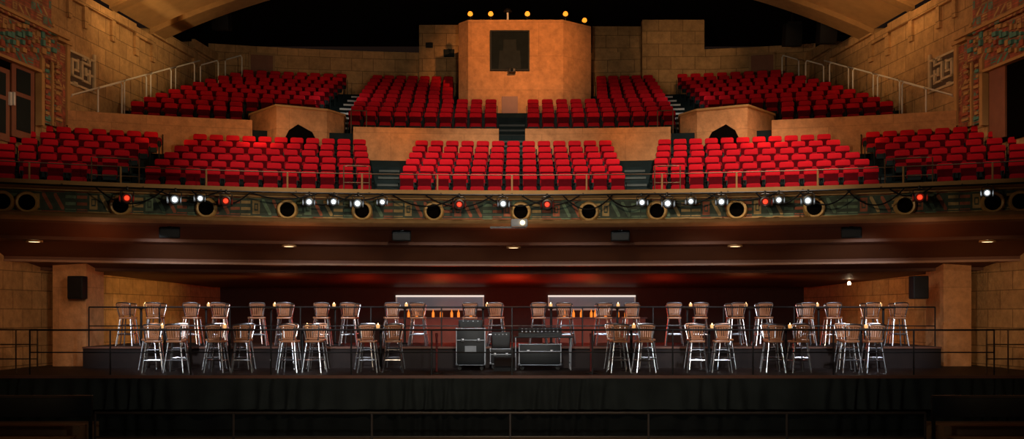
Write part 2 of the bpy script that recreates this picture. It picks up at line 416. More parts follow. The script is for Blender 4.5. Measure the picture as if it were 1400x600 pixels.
MB().prism([(xm-.40,yb-.032,b.z+.02),(xm+.40,yb-.032,b.z+.02),(xm+.36,yb-.032,b.z+H_*.5),(xm+.24,yb-.032,b.z+H_*.5),(xm+.22,yb-.032,b.z+H_*.8),(xm-.22,yb-.032,b.z+H_*.8),(xm-.24,yb-.032,b.z+H_*.5),(xm-.36,yb-.032,b.z+H_*.5)],(0,-.01,0)).build('inner_shape', M_inner, wn_)
a, b = P(686,132,yb), P(708,160,yb)
kid(MB().box(a.x,b.x,yb-.05,yb+.02,b.z,a.z), 'hatch_door', M_door, bo)
c = P(700,98,yb)
t = empty('booth_projector', (c.x,yb,c.z), 0, 'small dark projector mounted below the booth window', 'projector')
MB().obox((0,-.15,0),(.26,.3,.14),bev=.02).build('body', M_blackm, t); MB().lathe([(.05,-.3),(.05,-.36),(.0,-.36)],12,'y').build('lens', M_screen, t)
def mk_rooflamp():
    r = empty('roof_lamp', (0,0,0), 0, '', 'lamp', 'orange lamps on top of the projection booth')
    MB().lathe([(.09,0),(.09,.03),(.025,.05),(.025,.2)],12).build('stand', M_blackm, r)
    MB().lathe([(.03,.2),(.09,.22),(.1,.3),(.1,.36)],14).build('socket', M_blackm, r)
    MB().lathe([(.0,-.1),(.085,-.1),(.095,.0),(.07,.06),(.0,.08)],14,'y',Matrix.Translation((0,-.02,.33))).build('bulb', M_lenso, r)
    return r
rl = Repeat(mk_rooflamp)
for px, lab in ((643,'orange glowing lamp at the left corner of the booth top'),(671,'orange glowing lamp just left of the dark mast on booth top'),(721,'orange glowing lamp just right of the dark mast on booth top'),(773,'orange glowing lamp second from the right end of booth top'),(799,'orange glowing lamp at the right corner of the booth top')):
    yy = yb+.5 if px < 790 else yb+1.3
    rl.put((P(px,0,yy).x, yy, ztop), 0, lab)
t = empty('mast_lamp', (P(694,0,yb+.6).x, yb+.6, ztop), 0, 'dark round-headed mast standing in the middle of booth top', 'lamp')
MB().lathe([(.12,0),(.12,.04),(.04,.08),(.04,.42)],12).build('pole', M_steel, t); MB().lathe([(.0,.42),(.13,.42),(.16,.48),(.1,.56),(0,.58)],14).build('head', M_blackm, t)

# ---------------------------------------------------------------- balcony shell
ZL = 5.70; RISE = .30; SPL = .75; NL = 6; ZU = E+5.56; RISEU = .310; SPU = .784; NU = 10
TM = .465
prof = [(30.0,ZL-.3),(30.3,ZL)]
for k in range(NL+1):
    z = ZL+RISE*k; prof += [(31+SPL*k-.38 if k else 30.4, z),(31+SPL*(k+1)-.38 if k < NL else 35.75, z)]
prof += [(35.75,ZU)]
struct(MB().revolve(prof, -TM, TM, 80).build('floor_balcony_lower', M_deck, None, False), 'dark carpeted stepped floor of the lower balcony', 'floor')
prof = [(35.75,ZU-.6),(35.75,ZU)]
for k in range(NU):
    z = ZU+RISEU*k
    if k: prof.append((36.6+SPU*k-.38, z))
    prof.append((36.6+SPU*(k+1)-.38 if k < NU-1 else 46, z))
struct(MB().revolve(prof, -.40, .40, 80).build('floor_balcony_upper', M_deck, None, False), 'dark carpeted stepped floor of the upper balcony', 'floor')
struct(MB().revolve([(29.85,E+2.94),(29.72,E+3.02),(29.72,E+3.12),(30.35,E+3.12),(30.35,E+2.9),(29.85,E+2.9)], -TM, TM, 90, True).build('trim_5', M_gold), 'tan plaster ledge capping the balcony front', 'trim')
struct(MB().arc(30.0,30.3,E+2.40,E+2.92,-TM,TM,90).build('wall_balcony_front', M_frieze), 'teal painted frieze of stepped glyphs on the curved balcony front', 'wall')
struct(MB().revolve([(29.9,E+2.41),(29.82,E+2.36),(29.86,E+2.3),(30.0,E+2.24),(30.4,E+2.24),(30.4,E+2.41)], -TM, TM, 90, True).build('trim_6', M_goldd), 'gold moulding under the balcony frieze', 'trim')
# one shallow banded soffit that runs down to the rear wall
sp = [(30.2,2.26),(30.7,2.2),(30.72,2.27),(31.1,2.25),(31.8,1.96),(31.8,1.88),(32.4,1.86),(32.4,1.92),(33.2,1.52),(33.2,1.42),(33.7,1.40),(33.7,1.47),(34.6,1.30),(34.6,1.22),(35.0,1.21),(35.0,1.28),(44.8,1.05)]
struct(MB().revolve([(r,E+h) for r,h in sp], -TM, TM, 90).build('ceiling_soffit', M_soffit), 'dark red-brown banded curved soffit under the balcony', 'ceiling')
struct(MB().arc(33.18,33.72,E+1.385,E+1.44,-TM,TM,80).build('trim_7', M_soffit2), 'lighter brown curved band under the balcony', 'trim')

for nm, pa, pb, hh in (('left',93,345,5.82),('centre_left',483,682,5.72),('centre_right',718,917,5.72),('right',1055,1307,5.82)):
    struct(MB().arc(35.5,35.75,7.2,E+hh,TH(pa,35.6),TH(pb,35.6),24).build('wall_parapet_'+nm, M_plaster), f'low tan parapet wall along the cross aisle, {nm.replace("_"," ")} stretch', 'wall')

for side, nm in ((-1,'left'),(1,'right')):
    def q(px, Y):
        v = P(px, 0, Y)
        return Vector((v.x*(1 if side < 0 else -1), Y))
    o_ = [q(341,32.7), q(342,31.9), q(378,30.5), q(447,31.2), q(470,32.0), q(472,32.9)]
    mb = MB(); ce = Vector((sum(p.x for p in o_)/6, 32.2))
    zb, zt = 7.2, E+6.2
    for p, r in zip(o_, o_[1:]):
        pi = p+(ce-p).normalized()*.28; ri = r+(ce-r).normalized()*.28
        mb.hexa([(p.x,p.y,zb),(r.x,r.y,zb),(ri.x,ri.y,zb),(pi.x,pi.y,zb),(p.x,p.y,zt),(r.x,r.y,zt),(ri.x,ri.y,zt),(pi.x,pi.y,zt)])
    b = tag(mb.build('stairwell_parapet', M_plaster, None, False), f'angular tan stone stairwell parapet between the seat blocks on the {nm}', 'stairwell parapet')
    mb = MB()
    for p, r in zip(o_, o_[1:]):
        p2 = p-(ce-p).normalized()*.05; r2 = r-(ce-r).normalized()*.05
        pi = p+(ce-p).normalized()*.33; ri = r+(ce-r).normalized()*.33
        mb.hexa([(p2.x,p2.y,zt),(r2.x,r2.y,zt),(ri.x,ri.y,zt),(pi.x,pi.y,zt),(p2.x,p2.y,zt+.06),(r2.x,r2.y,zt+.06),(ri.x,ri.y,zt+.06),(pi.x,pi.y,zt+.06)])
    mb.build('coping', M_gold, b, False)
    # painted shade: flat black wedge laid low on the long face
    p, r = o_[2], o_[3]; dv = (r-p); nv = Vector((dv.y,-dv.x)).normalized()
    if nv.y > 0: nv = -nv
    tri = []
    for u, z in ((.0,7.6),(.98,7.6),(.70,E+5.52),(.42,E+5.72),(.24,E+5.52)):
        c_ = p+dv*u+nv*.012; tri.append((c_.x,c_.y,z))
    MB().prism(tri, (-nv.x*.05,-nv.y*.05,0)).build('shade_wedge', M_void, b, False)

# aisle stairs: each step is a part, its nosing a sub-part
def add_step(root, R, dep, z0, z1, t0, t1, nose):
    st = kid(MB().arc(R-dep, R, z0, z1, t0, t1, 4), 'step', M_step, root)
    MB().arc(R-dep-.02, R-dep+.05, z1-.05, z1+.012, t0, t1, 4).build('step_nosing', nose, st)
def stair(label, pts_k, upper, w, nose):
    root = None
    for k, px in pts_k:
        if upper: R = 36.6+SPU*k-.38; z = ZU+RISEU*(k-1); h = RISEU/2; dep = .36
        else: R = 31+SPL*k-.38; z = ZL+RISE*(k-1); h = RISE/2; dep = .34
        th = TH(px, R); hw = w/2/R
        if root is None: root = empty('aisle_stairs', A(R-dep, th, z), 0, label, 'stairs')
        add_step(root, R, dep, z, z+h, th-hw, th+hw, nose)
for s in (0,1):
    mp = (lambda p: p) if s == 0 else (lambda p: 1400-p)
    nm = ('left','right')[s]
    stair(f'dark aisle steps beside the lower centre seat block, {nm} side', [(k, mp(528+k*.9)) for k in range(1,NL)], False, .6, M_noseD)
    stair(f'dark aisle steps between the two outer lower seat blocks on the {nm}', [(k, mp(166+k*14)) for k in range(1,NL+1)], False, .70, M_noseD)
    stair(f'bright-edged aisle steps beside the upper {nm} seat block', [(k, mp(450+k*5)) for k in range(2,NU)], True, .8, M_nose)
    stair(f'steep aisle steps climbing along the {nm} side wall', [(k, mp(142+k*18)) for k in range(1,NU)], True, .75, M_noseD)
cs = empty('aisle_stairs', A(35.0,0,ZL+RISE*NL), 0, 'narrow centre steps rising to the projection booth hatch', 'stairs')
for i in range(4):
    z = ZL+RISE*NL; add_step(cs, 35.25+.25*i, .25, z-.2, z+(ZU-z)*(i+1)/5, -.0112, .0112, M_noseD)
for k in range(1,4):
    add_step(cs, 36.6+SPU*k-.38, .36, ZU+RISEU*(k-1), ZU+RISEU*(k-.5), -.0112, .0112, M_noseD)

# ---------------------------------------------------------------- seats
seats = []
def block(name, rows, upper, fl, fr, pitch=.475):
    for k in rows:
        R = 36.6+SPU*k if upper else 31+SPL*k
        z = ZU+RISEU*k if upper else ZL+RISE*k
        a0, a1 = TH(fl(k), R), TH(fr(k), R)
        n = int(round((a1-a0)*R/pitch)); st = (a1-a0)/max(n,1)
        for i in range(n):
            th = a0+st*(i+.5)
            seats.append((A(R,th,z).y, R, th, z, name, k, i, n))
FAR = [124,164,179,193,206,218,224]; T = NU-1; TL = NL-1
block('lower centre', range(NL), False, lambda k: lerp(544,566,k/TL), lambda k: lerp(857,838,k/TL))
block('lower left', range(NL), False, lambda k: lerp(195,262,k/TL), lambda k: lerp(511,502,k/TL))
block('lower right', range(NL), False, lambda k: lerp(889,898,k/TL), lambda k: lerp(1205,1138,k/TL))
block('lower far left', range(NL+1), False, lambda k: lerp(-8,0,k/NL), lambda k: FAR[k])
block('lower far right', range(NL+1), False, lambda k: 1400-FAR[k], lambda k: lerp(1408,1400,k/NL))
block('upper centre left', range(NU), True, lambda k: lerp(474,508,k/T), lambda k: 681 if k < 4 else 621)
block('upper centre right', range(NU), True, lambda k: 719 if k < 4 else 814, lambda k: lerp(926,894,k/T))
block('upper left', range(NU), True, lambda k: lerp(176,330,k/T), lambda k: 334 if k < 2 else lerp(434,476,(k-2)/(T-2)))
block('upper right', range(NU), True, lambda k: 1066 if k < 2 else lerp(966,924,(k-2)/(T-2)), lambda k: lerp(1224,1070,k/T))
seats.sort(key=lambda s: (s[1] > 35.9, s[0]))
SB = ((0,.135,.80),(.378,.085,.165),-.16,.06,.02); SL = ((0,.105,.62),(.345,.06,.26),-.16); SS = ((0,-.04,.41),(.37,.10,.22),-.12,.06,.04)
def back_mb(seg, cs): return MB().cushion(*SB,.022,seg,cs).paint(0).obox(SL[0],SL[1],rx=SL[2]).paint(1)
def seat_mb(seg, cs): return MB().cushion(*SS,.025,seg,cs).paint(0).obox((0,-.075,.33),(.33,.05,.14),rx=-.12).paint(1)
def side_mb(s): return MB().obox((s*.217,.0,.29),(.020,.28,.56),bev=.008,seg=1).obox((s*.217,-.02,.585),(.034,.32,.04),bev=.012,seg=1).obox((s*.217,.0,.015),(.028,.34,.03))
def mk_seat():
    r = empty('theatre_seat', (0,0,0), 0, '', 'theatre seat', 'red theatre seats of the balcony')
    back_mb(2,4).build('backrest', [M_redback, M_rowshade], r)
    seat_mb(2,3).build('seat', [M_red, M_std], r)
    for s in (-1,1): side_mb(s).build('side_panel', M_std, r)
    return r
rs = Repeat(mk_seat)
NI = 300
for d, R, th, z, nm, k, i, n in seats[:NI]:
    side = f'{ORD[i]} from left' if i <= n//2 else (f'{ORD[n-1-i]} from right' if i < n-1 else 'at right end')
    if i == 0: side = 'at left end'
    rs.put(A(R,th,z), -th, f'red folding seat in {ORD[k]} row up of {nm} balcony block, {side}')
def grab(mb, remap):
    bmesh.ops.recalc_face_normals(mb.bm, faces=mb.bm.faces); mb.bm.verts.index_update()
    return [v.co.copy() for v in mb.bm.verts], [([v.index for v in f.verts], remap[f.material_index]) for f in mb.bm.faces]
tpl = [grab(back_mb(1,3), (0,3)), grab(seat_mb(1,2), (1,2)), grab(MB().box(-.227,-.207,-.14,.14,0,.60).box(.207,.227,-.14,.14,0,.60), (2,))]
V = []; Fc = []; mi = []
for d, R, th, z, *_ in seats[NI:]:
    Mx = Matrix.Translation(A(R,th,z)) @ Matrix.Rotation(-th,4,'Z')
    for vs, fs in tpl:
        o0 = len(V); V += [Mx @ v for v in vs]
        for f, m_ in fs: Fc.append([q_+o0 for q_ in f]); mi.append(m_)
if V:
    me = bpy.data.meshes.new('theatre_seats'); me.from_pydata(V, [], Fc)
    for m_ in (M_redback, M_red, M_std, M_rowshade): me.materials.append(m_)
    me.polygons.foreach_set('material_index', mi); me.update()
    o = bpy.data.objects.new('distant_theatre_seats', me); C.objects.link(o)
    tag(o, 'distant rows of red folding seats filling the upper back of the balcony', 'theatre seats', None, 'stuff')
print('SEATS', len(seats), 'lower', sum(1 for s in seats if s[1] < 35.9))

# ---------------------------------------------------------------- rails of the balcony
g = empty('balcony_guard_rail', (0,26,E+3.12), 0, 'thin curved brown guard rail along the balcony front ledge', 'guard rail')
kid(MB().tube([A(30.15, -.45+.9*i/80, E+3.56) for i in range(81)], .014), 'top_rail', M_brass, g)
for px in (40,165,282,393,495,598,700,802,905,1007,1118,1235,1357):
    th = TH(px,30.15); kid(MB().tube([A(30.15,th,E+3.12), A(30.15,th,E+3.56)], .024), 'post', M_goldd, g)
def frame_rail(pa, pb, R, z0, h, label, mid=True, m=M_steel):
    t0, t1 = TH(pa,R), TH(pb,R); n = 8
    e = empty('aisle_guard', A(R,(t0+t1)/2,z0), 0, label, 'guard rail')
    kid(MB().tube([A(R,t0,z0)]+[A(R,t0+(t1-t0)*i/n,z0+h) for i in range(n+1)]+[A(R,t1,z0)],.018), 'hoop', m, e)
    if mid: kid(MB().tube([A(R,t0+(t1-t0)*i/n,z0+h*.55) for i in range(n+1)],.013), 'mid_rail', m, e)
for s in (0,1):
    mp = (lambda p: p) if s == 0 else (lambda p: 1400-p); nm = ('left','right')[s]
    frame_rail(*sorted((mp(125),mp(190))), 30.45, ZL, .95, f'brown two-bar guard in front of the {nm} outer aisle', True, M_brass)
    frame_rail(*sorted((mp(470),mp(505))), 30.45, ZL, .95, f'brown hoop guard at the foot of the {nm} inner aisle', True, M_brass)
    frame_rail(*sorted((mp(480),mp(501))), 36.0, ZU, .75, f'small brown hoop guard by the {nm} upper aisle beside the parapet', False, M_brass)
    for i, (px, k) in enumerate(((134,0),(170,2),(206,4),(240,6),(274,7),(308,9))):
        R = 36.6+SPU*k-.36; z = ZU+RISEU*k; Y = YR(px,R); x = (px-700)/F*Y*(1 if s == 0 else -1)
        e = empty('stair_hoop_rail', (x,Y,z), 0, f'pale steel hoop handrail on the {nm} wall stairs, {ORD[i]} from bottom', 'handrail', 'hoop handrails on the wall stairs')
        dx = .42*(1 if s == 0 else -1)
        MB().tube([(0,0,0),(0,0,1.05),(dx*.06,.05,1.12),(dx*.94,.68,1.12+RISEU),(dx,.74,1.05+RISEU),(dx,.74,RISEU)],.025).build('hoop', M_steel, e)

# portholes
def mk_port():
    r = empty('porthole', (0,0,0), 0, '', 'porthole', 'round portholes along the balcony front')
    MB().lathe([(.175,0),(.175,-.10),(.185,-.14),(.225,-.15),(.255,-.11),(.265,0)],24,'y').build('ring', M_ring, r)
    MB().lathe([(.174,-.02),(.176,-.11),(.165,-.115),(.13,-.07),(.0,-.06)],20,'y').build('recess', M_void, r)
    return r
rp_ = Repeat(mk_port)
for i, px in enumerate((3,37,165,282,393,495,593,712,805,898,1007,1113,1237,1357,1395)):
    th = TH(px,30.0); rp_.put(A(30.0,th,E+2.60), -th, f'gold-ringed dark round porthole in the balcony frieze, {ORD[i]} from left')

# lighting pipe and stage lights
RP = 29.52; HP = E+2.98
g = empty('lighting_pipe', (0,25.5,E+3.0), 0, 'black curved lighting pipe running along the balcony front', 'lighting pipe')
kid(MB().tube([A(RP, -.43+.86*i/80, HP) for i in range(81)], .025), 'pipe', M_blackm, g)
for i in range(15):
    th = -.42+.84*i/14
    kid(MB().tube([A(RP,th,HP), A(29.74,th,HP+.06)], .02), 'bracket', M_blackm, g)
def mk_light(lens, grp):
    def f():
        r = empty('stage_light', (0,0,0), 0, '', 'stage light', grp)
        MB().obox((0,0,-.01),(.05,.07,.09),bev=.01).build('clamp', M_blackm, r)
        MB().tube([(-.14,-.03,-.24),(-.14,-.01,-.08),(-.09,0,-.05),(.09,0,-.05),(.14,-.01,-.08),(.14,-.03,-.24)],.014).build('yoke', M_lamp, r)
        Mx = Matrix.Translation((0,-.04,-.23)) @ Matrix.Rotation(.18,4,'X')
        b = MB().lathe([(.05,.22),(.09,.18),(.11,.02),(.12,-.16),(.128,-.20),(.10,-.205),(.065,-.17),(.06,-.15)],16,'y',Mx).build('housing', M_lamp, r)
        MB().lathe([(.0,-.175),(.055,-.168),(.058,-.155),(.0,-.14)],16,'y',Mx).build('lens', lens, b)
        for sx in (-1,1): MB().obox(Mx @ Vector((sx*.145,-.25,0)),(.008,.11,.18),rz=sx*.4).build('barn_door', M_lamp, r)
        return r
    return f
rw = Repeat(mk_light(M_lensw, 'white stage lights on the balcony pipe')); rr = Repeat(mk_light(M_lensr, 'red stage lights on the balcony pipe'))
for i, px in enumerate((240,275,423,457,490,523,687,877,912,945,986,1065,1105,1350)):
    th = TH(px,RP); o = rw.put(A(RP,th,HP), -th+random.uniform(-.12,.12), f'stage light with white glowing lens hung on balcony pipe, {ORD[i]} white from left')
    sc = (1.0,.82,.92,.86)[i%4]; o.scale = (sc,sc,sc)
for i, px in enumerate((174,309,628,748,1046,1257)):
    th = TH(px,RP); rr.put(A(RP,th,HP), -th, f'stage light with red glowing lens hung on balcony pipe, {ORD[i]} red from left')
for i in range(18):
    px0 = 140+i*64+random.uniform(-15,15); px1 = px0+random.uniform(55,95)
    t0, t1_ = TH(px0,RP), TH(px1,RP); sag = random.uniform(.12,.40)
    pts = [A(RP-.03, t0+(t1_-t0)*j/12, HP-.02-sag*4*(j/12)*(1-j/12)) for j in range(13)]
    tag(MB().tube(pts,.018,5).build('draped_cable', M_black), f'black cable draped below the balcony lighting pipe, {ORD[i]} loop from left', 'cable', 'cables draped under the lighting pipe')
th = TH(710,29.6); c = A(29.6,th,E+2.28)
t = empty('front_projector', c, -th, 'grey projector with bright lens hung under the balcony front centre', 'projector')
MB().obox((0,0,0),(.42,.36,.20),bev=.03).build('body', M_white, t); MB().lathe([(.05,-.17),(.06,-.22),(.0,-.215)],16,'y',Matrix.Translation((.08,0,0))).build('lens', M_down, t)
MB().obox((-.28,.12,-.1),(.9,.25,.05)).build('shelf', M_blackm, t); MB().bar((0,.15,0),(0,.45,.1),.06).build('arm', M_blackm, t)

# soffit fixtures
def soff(R):
    for (r0,h0),(r1,h1) in zip(sp, sp[1:]):
        if r0 <= R <= r1 and r1 > r0: return E+h0+(h1-h0)*(R-r0)/(r1-r0)
    return E+2
def mk_down():
    r = empty('downlight', (0,0,0), 0, '', 'downlight', 'recessed lights in the balcony soffit')
    MB().lathe([(.14,.02),(.20,.02),(.20,-.03),(.14,-.015)],20).build('trim_ring', M_goldd, r)
    MB().lathe([(.0,-.02),(.135,-.02),(.135,.03),(.0,.03)],20).build('lens', M_down, r)
    return r
rd = Repeat(mk_down)
for i, px in enumerate((47,395,702,1005,1350)):
    R = 32.1; th = TH(px,R); rd.put(A(R,th,soff(R)-.02), -th, f'warm recessed downlight in the brown balcony soffit, {ORD[i]} from left')
def mk_spk():
    r = empty('soffit_loudspeaker', (0,0,0), 0, '', 'loudspeaker', 'black speakers under the balcony soffit')
    MB().obox((0,0,-.19),(.50,.34,.26),rx=.15,bev=.02).build('cabinet', M_black, r)
    MB().obox((0,-.18,-.205),(.44,.015,.20),rx=.15).build('grille', M_blackm, r)
    MB().bar((0,0,.05),(0,0,-.12),.1,.06).build('bracket', M_blackm, r)
    return r
rk = Repeat(mk_spk)
for i, px in enumerate((232,549,848,1164)):
    R = 31.0; th = TH(px,R); rk.put(A(R,th,soff(R)), -th, f'small black loudspeaker hung under the balcony soffit, {ORD[i]} from left')
c = P(1161,387,34.0)
t = empty('bare_bulb', c, 0, 'bare glowing bulb hanging under the balcony at right rear', 'light bulb')
MB().lathe([(0,-.06),(.045,-.055),(.055,0),(.03,.05),(0,.06)],12).build('bulb', glow('bulb', (1,.8,.5), 25), t); MB().tube([(0,0,.05),(0,0,E+1.2-c.z)],.03).build('socket', M_soffit2, t)
for px, py, Y, nm in ((303,26,37,'left'),(1083,48,37,'right'),(1130,44,35.6,'far right')):
    c = P(px,py,Y)
    t = empty('hung_loudspeaker', c, 0, f'black loudspeaker hung high beyond the ceiling arch, {nm}', 'loudspeaker')
    MB().obox((0,0,0),(.6,.55,.8),rx=.2,bev=.03).build('cabinet', M_black, t); MB().obox((0,-.28,.055),(.5,.02,.7),rx=.2).build('grille', M_blackm, t)
    MB().tube([(0,0,.35),(0,0,E+12.35-c.z)],.03).build('rod', M_blackm, t)

# ---------------------------------------------------------------- main floor level
struct(MB().box(-16,16,14,41,-.2,0).build('floor', M_floorw), 'brown wooden main floor of the hall', 'floor')
struct(MB().box(-14,14,40,40.3,0,4.5).build('wall_rear', mat('rear_wall', (.06,.024,.015), .8)), 'dark rear wall under the balcony', 'wall')
ZP = 1.44; ZT = 2.0
t = tag(MB().box(-13.0,13.0,23.8,27.15,ZP-.12,ZP).build('platform', M_deckp), 'wide low black-skirted seating platform across the hall', 'platform')
MB().box(-13.0,13.0,23.77,23.8,ZP-.07,ZP).build('edge_strip', M_edge, t)
for i in range(4):
    for y in (24.2,26.9): MB().box(-12.8+i*8.5,-12.7+i*8.5,y,y+.1,0,ZP-.12).build('support', M_blackm, t)
t = tag(MB().box(-11.4,11.4,27.2,31.0,0.0,ZT).build('rear_platform', M_deckp), 'higher rear seating platform carrying the back bar tables', 'platform')
MB().box(-11.4,11.4,27.16,27.2,ZT-.05,ZT).build('edge_strip', M_edge, t)
struct(MB().box(-11.2,11.2,31.02,40,0,.9).build('floor_rear', M_deckp), 'dark rear floor under the balcony', 'floor')
# soft irregular pleats: an upper drape and a darker lower one set back
def drape(name, tiers, y0, freq, seed, m, label):
    mb = MB(); N_ = 1300; rows = []; rp2 = random.Random(seed); ph = []; acc = 0
    for i in range(N_+1):
        acc += freq*(1+.45*sin(i*.037)+.3*sin(i*.011+1))+rp2.uniform(-.05,.05); ph.append(acc)
    for j, (zz, amp) in enumerate(tiers):
        rows.append([mb.bm.verts.new((-13.0+26.0*i/N_+.03*sin(ph[i]*.5+j), y0-amp*(1+sin(ph[i]+.25*j*sin(i*.02)))*.8, zz)) for i in range(N_+1)])
    for a_, b_ in zip(rows, rows[1:]):
        for i in range(N_): mb.face([a_[i], a_[i+1], b_[i+1], b_[i]])
    tag(mb.build(name, m), label, 'skirt')
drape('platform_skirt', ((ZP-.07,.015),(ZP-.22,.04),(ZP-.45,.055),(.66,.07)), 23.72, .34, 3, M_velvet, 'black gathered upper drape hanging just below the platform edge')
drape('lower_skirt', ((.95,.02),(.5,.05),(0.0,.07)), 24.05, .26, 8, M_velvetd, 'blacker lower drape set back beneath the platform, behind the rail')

def guard(label, x0, x1, y, z0, h, posts, m=M_blackm, mids=(.5,.15), r=.02):
    e = empty('platform_guard_rail', ((x0+x1)/2,y,z0), 0, label, 'guard rail'); cx = (x0+x1)/2
    MB().tube([(x0-cx,0,h),(x1-cx,0,h)],r*1.15).build('top_rail', m, e)
    for mm in mids: MB().tube([(x0-cx,0,h*mm),(x1-cx,0,h*mm)],r*.8).build('mid_rail', m, e)
    for i in range(posts):
        x = x0-cx+(x1-x0)*i/(posts-1); MB().tube([(x,0,0),(x,0,h)],r).build('post', m, e)
guard('black guard rail along the front edge of the lower platform', -11.3, 11.3, 24.0, ZP, 1.05, 13, mids=(.5,))
guard('black guard rail along the front of the rear platform', -11.3, 11.3, 27.35, ZT, 1.05, 13, mids=(.52,))
guard('dark guard rail at the left end of the platform', -12.95, -11.4, 24.6, ZP, 1.05, 4, M_brass, (.66,.33))
guard('dark guard rail at the right end of the platform', 11.4, 12.95, 24.6, ZP, 1.05, 4, M_brass, (.66,.33))
guard('low dark foreground rail before the platform skirt', P(130,0,22.4).x, P(1265,0,22.4).x, 22.4, 0, .70, 7, M_railf, (.25,), .026)

for s, nm in ((-1,'left'),(1,'right')):
    x0, x1 = sorted((s*13.0, s*8.85)); cx = (x0+x1)/2
    e = empty('bench_barrier', (cx,21.6,0), 0, f'low black panelled barrier in the {nm} foreground', 'barrier'); hw = (x1-x0)/2
    MB().obox((0,0,.90),(2*hw,.08,.42),bev=.015).build('panel', M_black, e)
    for sx in (-1,0,1): MB().box(sx*(hw-.04)-.03,sx*(hw-.04)+.03,-.03,.03,0,1.14).build('post', M_blackm, e)
    MB().box(-hw,hw,-.05,.05,1.10,1.15).build('cap_rail', M_railf, e)
    mb = MB(); mb.box(-1.7,1.7,-.8,.75,0,.2); mb.box(-1.7,1.7,-.3,.75,.2,.4)
    o = mb.build('wooden_step', M_floorw); o.location = (s*11.2,22.8,0); tag(o, f'low brown wooden step beside the platform front, {nm}', 'step')

for s, nm in ((-1,'left'),(1,'right')):
    mp = (lambda p: p) if s < 0 else (lambda p: 1400-p)
    xa, xb = P(mp(72),0,28).x, P(mp(118 if s<0 else 110),0,28).x
    x0, x1 = sorted((xa,xb))
    struct(MB().box(x0,x1,28,29.2,ZP,E+1.5).build('column_'+nm, M_plaster), f'square tan pier under the balcony on the {nm}', 'column')
    x0, x1 = sorted((s*15.0, s*12.5))
    struct(MB().box(x0,x1,28.9,29.2,0,E+2.3).build('wall_front_'+nm, M_plaster), f'tan stone wall under the balcony, {nm} of the platform', 'wall')
    struct(MB().box(*sorted((s*13.6,s*11.45)),27.2,29.2,0,ZP).build('floor_side_'+nm, M_deckp), f'dark side floor by the {nm} pier', 'floor')
    d = empty('door_5' if s<0 else 'door_6', (s*13.35,28.88,ZP), 0, f'plain brown door in the {nm} wall under the balcony', 'door'); d['kind'] = 'structure'
    MB().box(-.45,.45,-.03,.03,0,2.0).build('door_leaf', M_soffit2, d); mb = MB(); mb.box(-.53,-.45,-.06,.03,0,2.08).box(.45,.53,-.06,.03,0,2.08).box(-.53,.53,-.06,.03,2.0,2.08); mb.build('door_frame', M_goldd, d)
    c = P(mp(106) if s<0 else 1256,393,27.7)
    t = empty('wall_loudspeaker', c, 0, f'tall black loudspeaker mounted at the {nm} pier under the balcony', 'loudspeaker')
    MB().obox((0,0,0),(.42,.36,.62),bev=.03).build('cabinet', M_black, t); MB().obox((0,-.19,0),(.36,.015,.54)).build('grille', M_blackm, t)
    MB().bar((0,.15,0),(s*.25,.45,0),.08).build('bracket', M_blackm, t)

# rear bar windows with bottles
for i, (pa, pb) in enumerate(((543,660),(751,867))):
    Y = 39.98; a, b = P(pa,406,Y), P(pb,422,Y); nm = ('left','right')[i]
    w_ = empty(f'window_{i+1}', ((a.x+b.x)/2,Y,b.z), 0, f'wide shallow bar window with bright top edge in the rear wall, {nm}', 'window'); w_['kind'] = 'structure'
    hw = (b.x-a.x)/2; H = a.z-b.z
    MB().box(-hw,hw,-.02,.01,0,H).build('pane', M_pane, w_)
    MB().box(-hw-.05,hw+.05,-.08,.01,H,H+.07).build('top_frame', glow('frame_lit_%d'%i, (.85,.8,.7), .85), w_)  # self-glow painted in for the lit top edge; the frame is no lamp
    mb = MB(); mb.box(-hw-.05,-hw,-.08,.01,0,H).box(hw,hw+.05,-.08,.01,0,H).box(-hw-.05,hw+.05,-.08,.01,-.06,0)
    mb.build('window_frame', glow('frame_dim_%d'%i, (.85,.8,.7), .12), w_)  # weaker self-glow painted into the dimmer sides and sill
    zc = b.z-.38
    bc = tag(MB().box(a.x-.3,b.x+.3,38.9,39.5,.9,zc).build('bar_counter', M_door), f'dark wooden bar counter below the {nm} rear window', 'bar counter')
    MB().box(a.x-.36,b.x+.36,38.8,39.55,zc,zc+.05).build('counter_top', M_tab, bc)
    for j in range(8):
        x = lerp(a.x+.3,b.x-.3,(j+.5)/8)+random.uniform(-.1,.1)
        o = MB().lathe([(.045,0),(.05,.02),(.05,.17),(.02,.23),(.018,.29),(.0,.29)],10).build('bottle', M_bottle)
        o.location = (x,39.2,zc+.05); tag(o, f'small glowing amber bottle on the {nm} rear bar, {ORD[j]} from left', 'bottle', 'amber bottles on the rear bars')

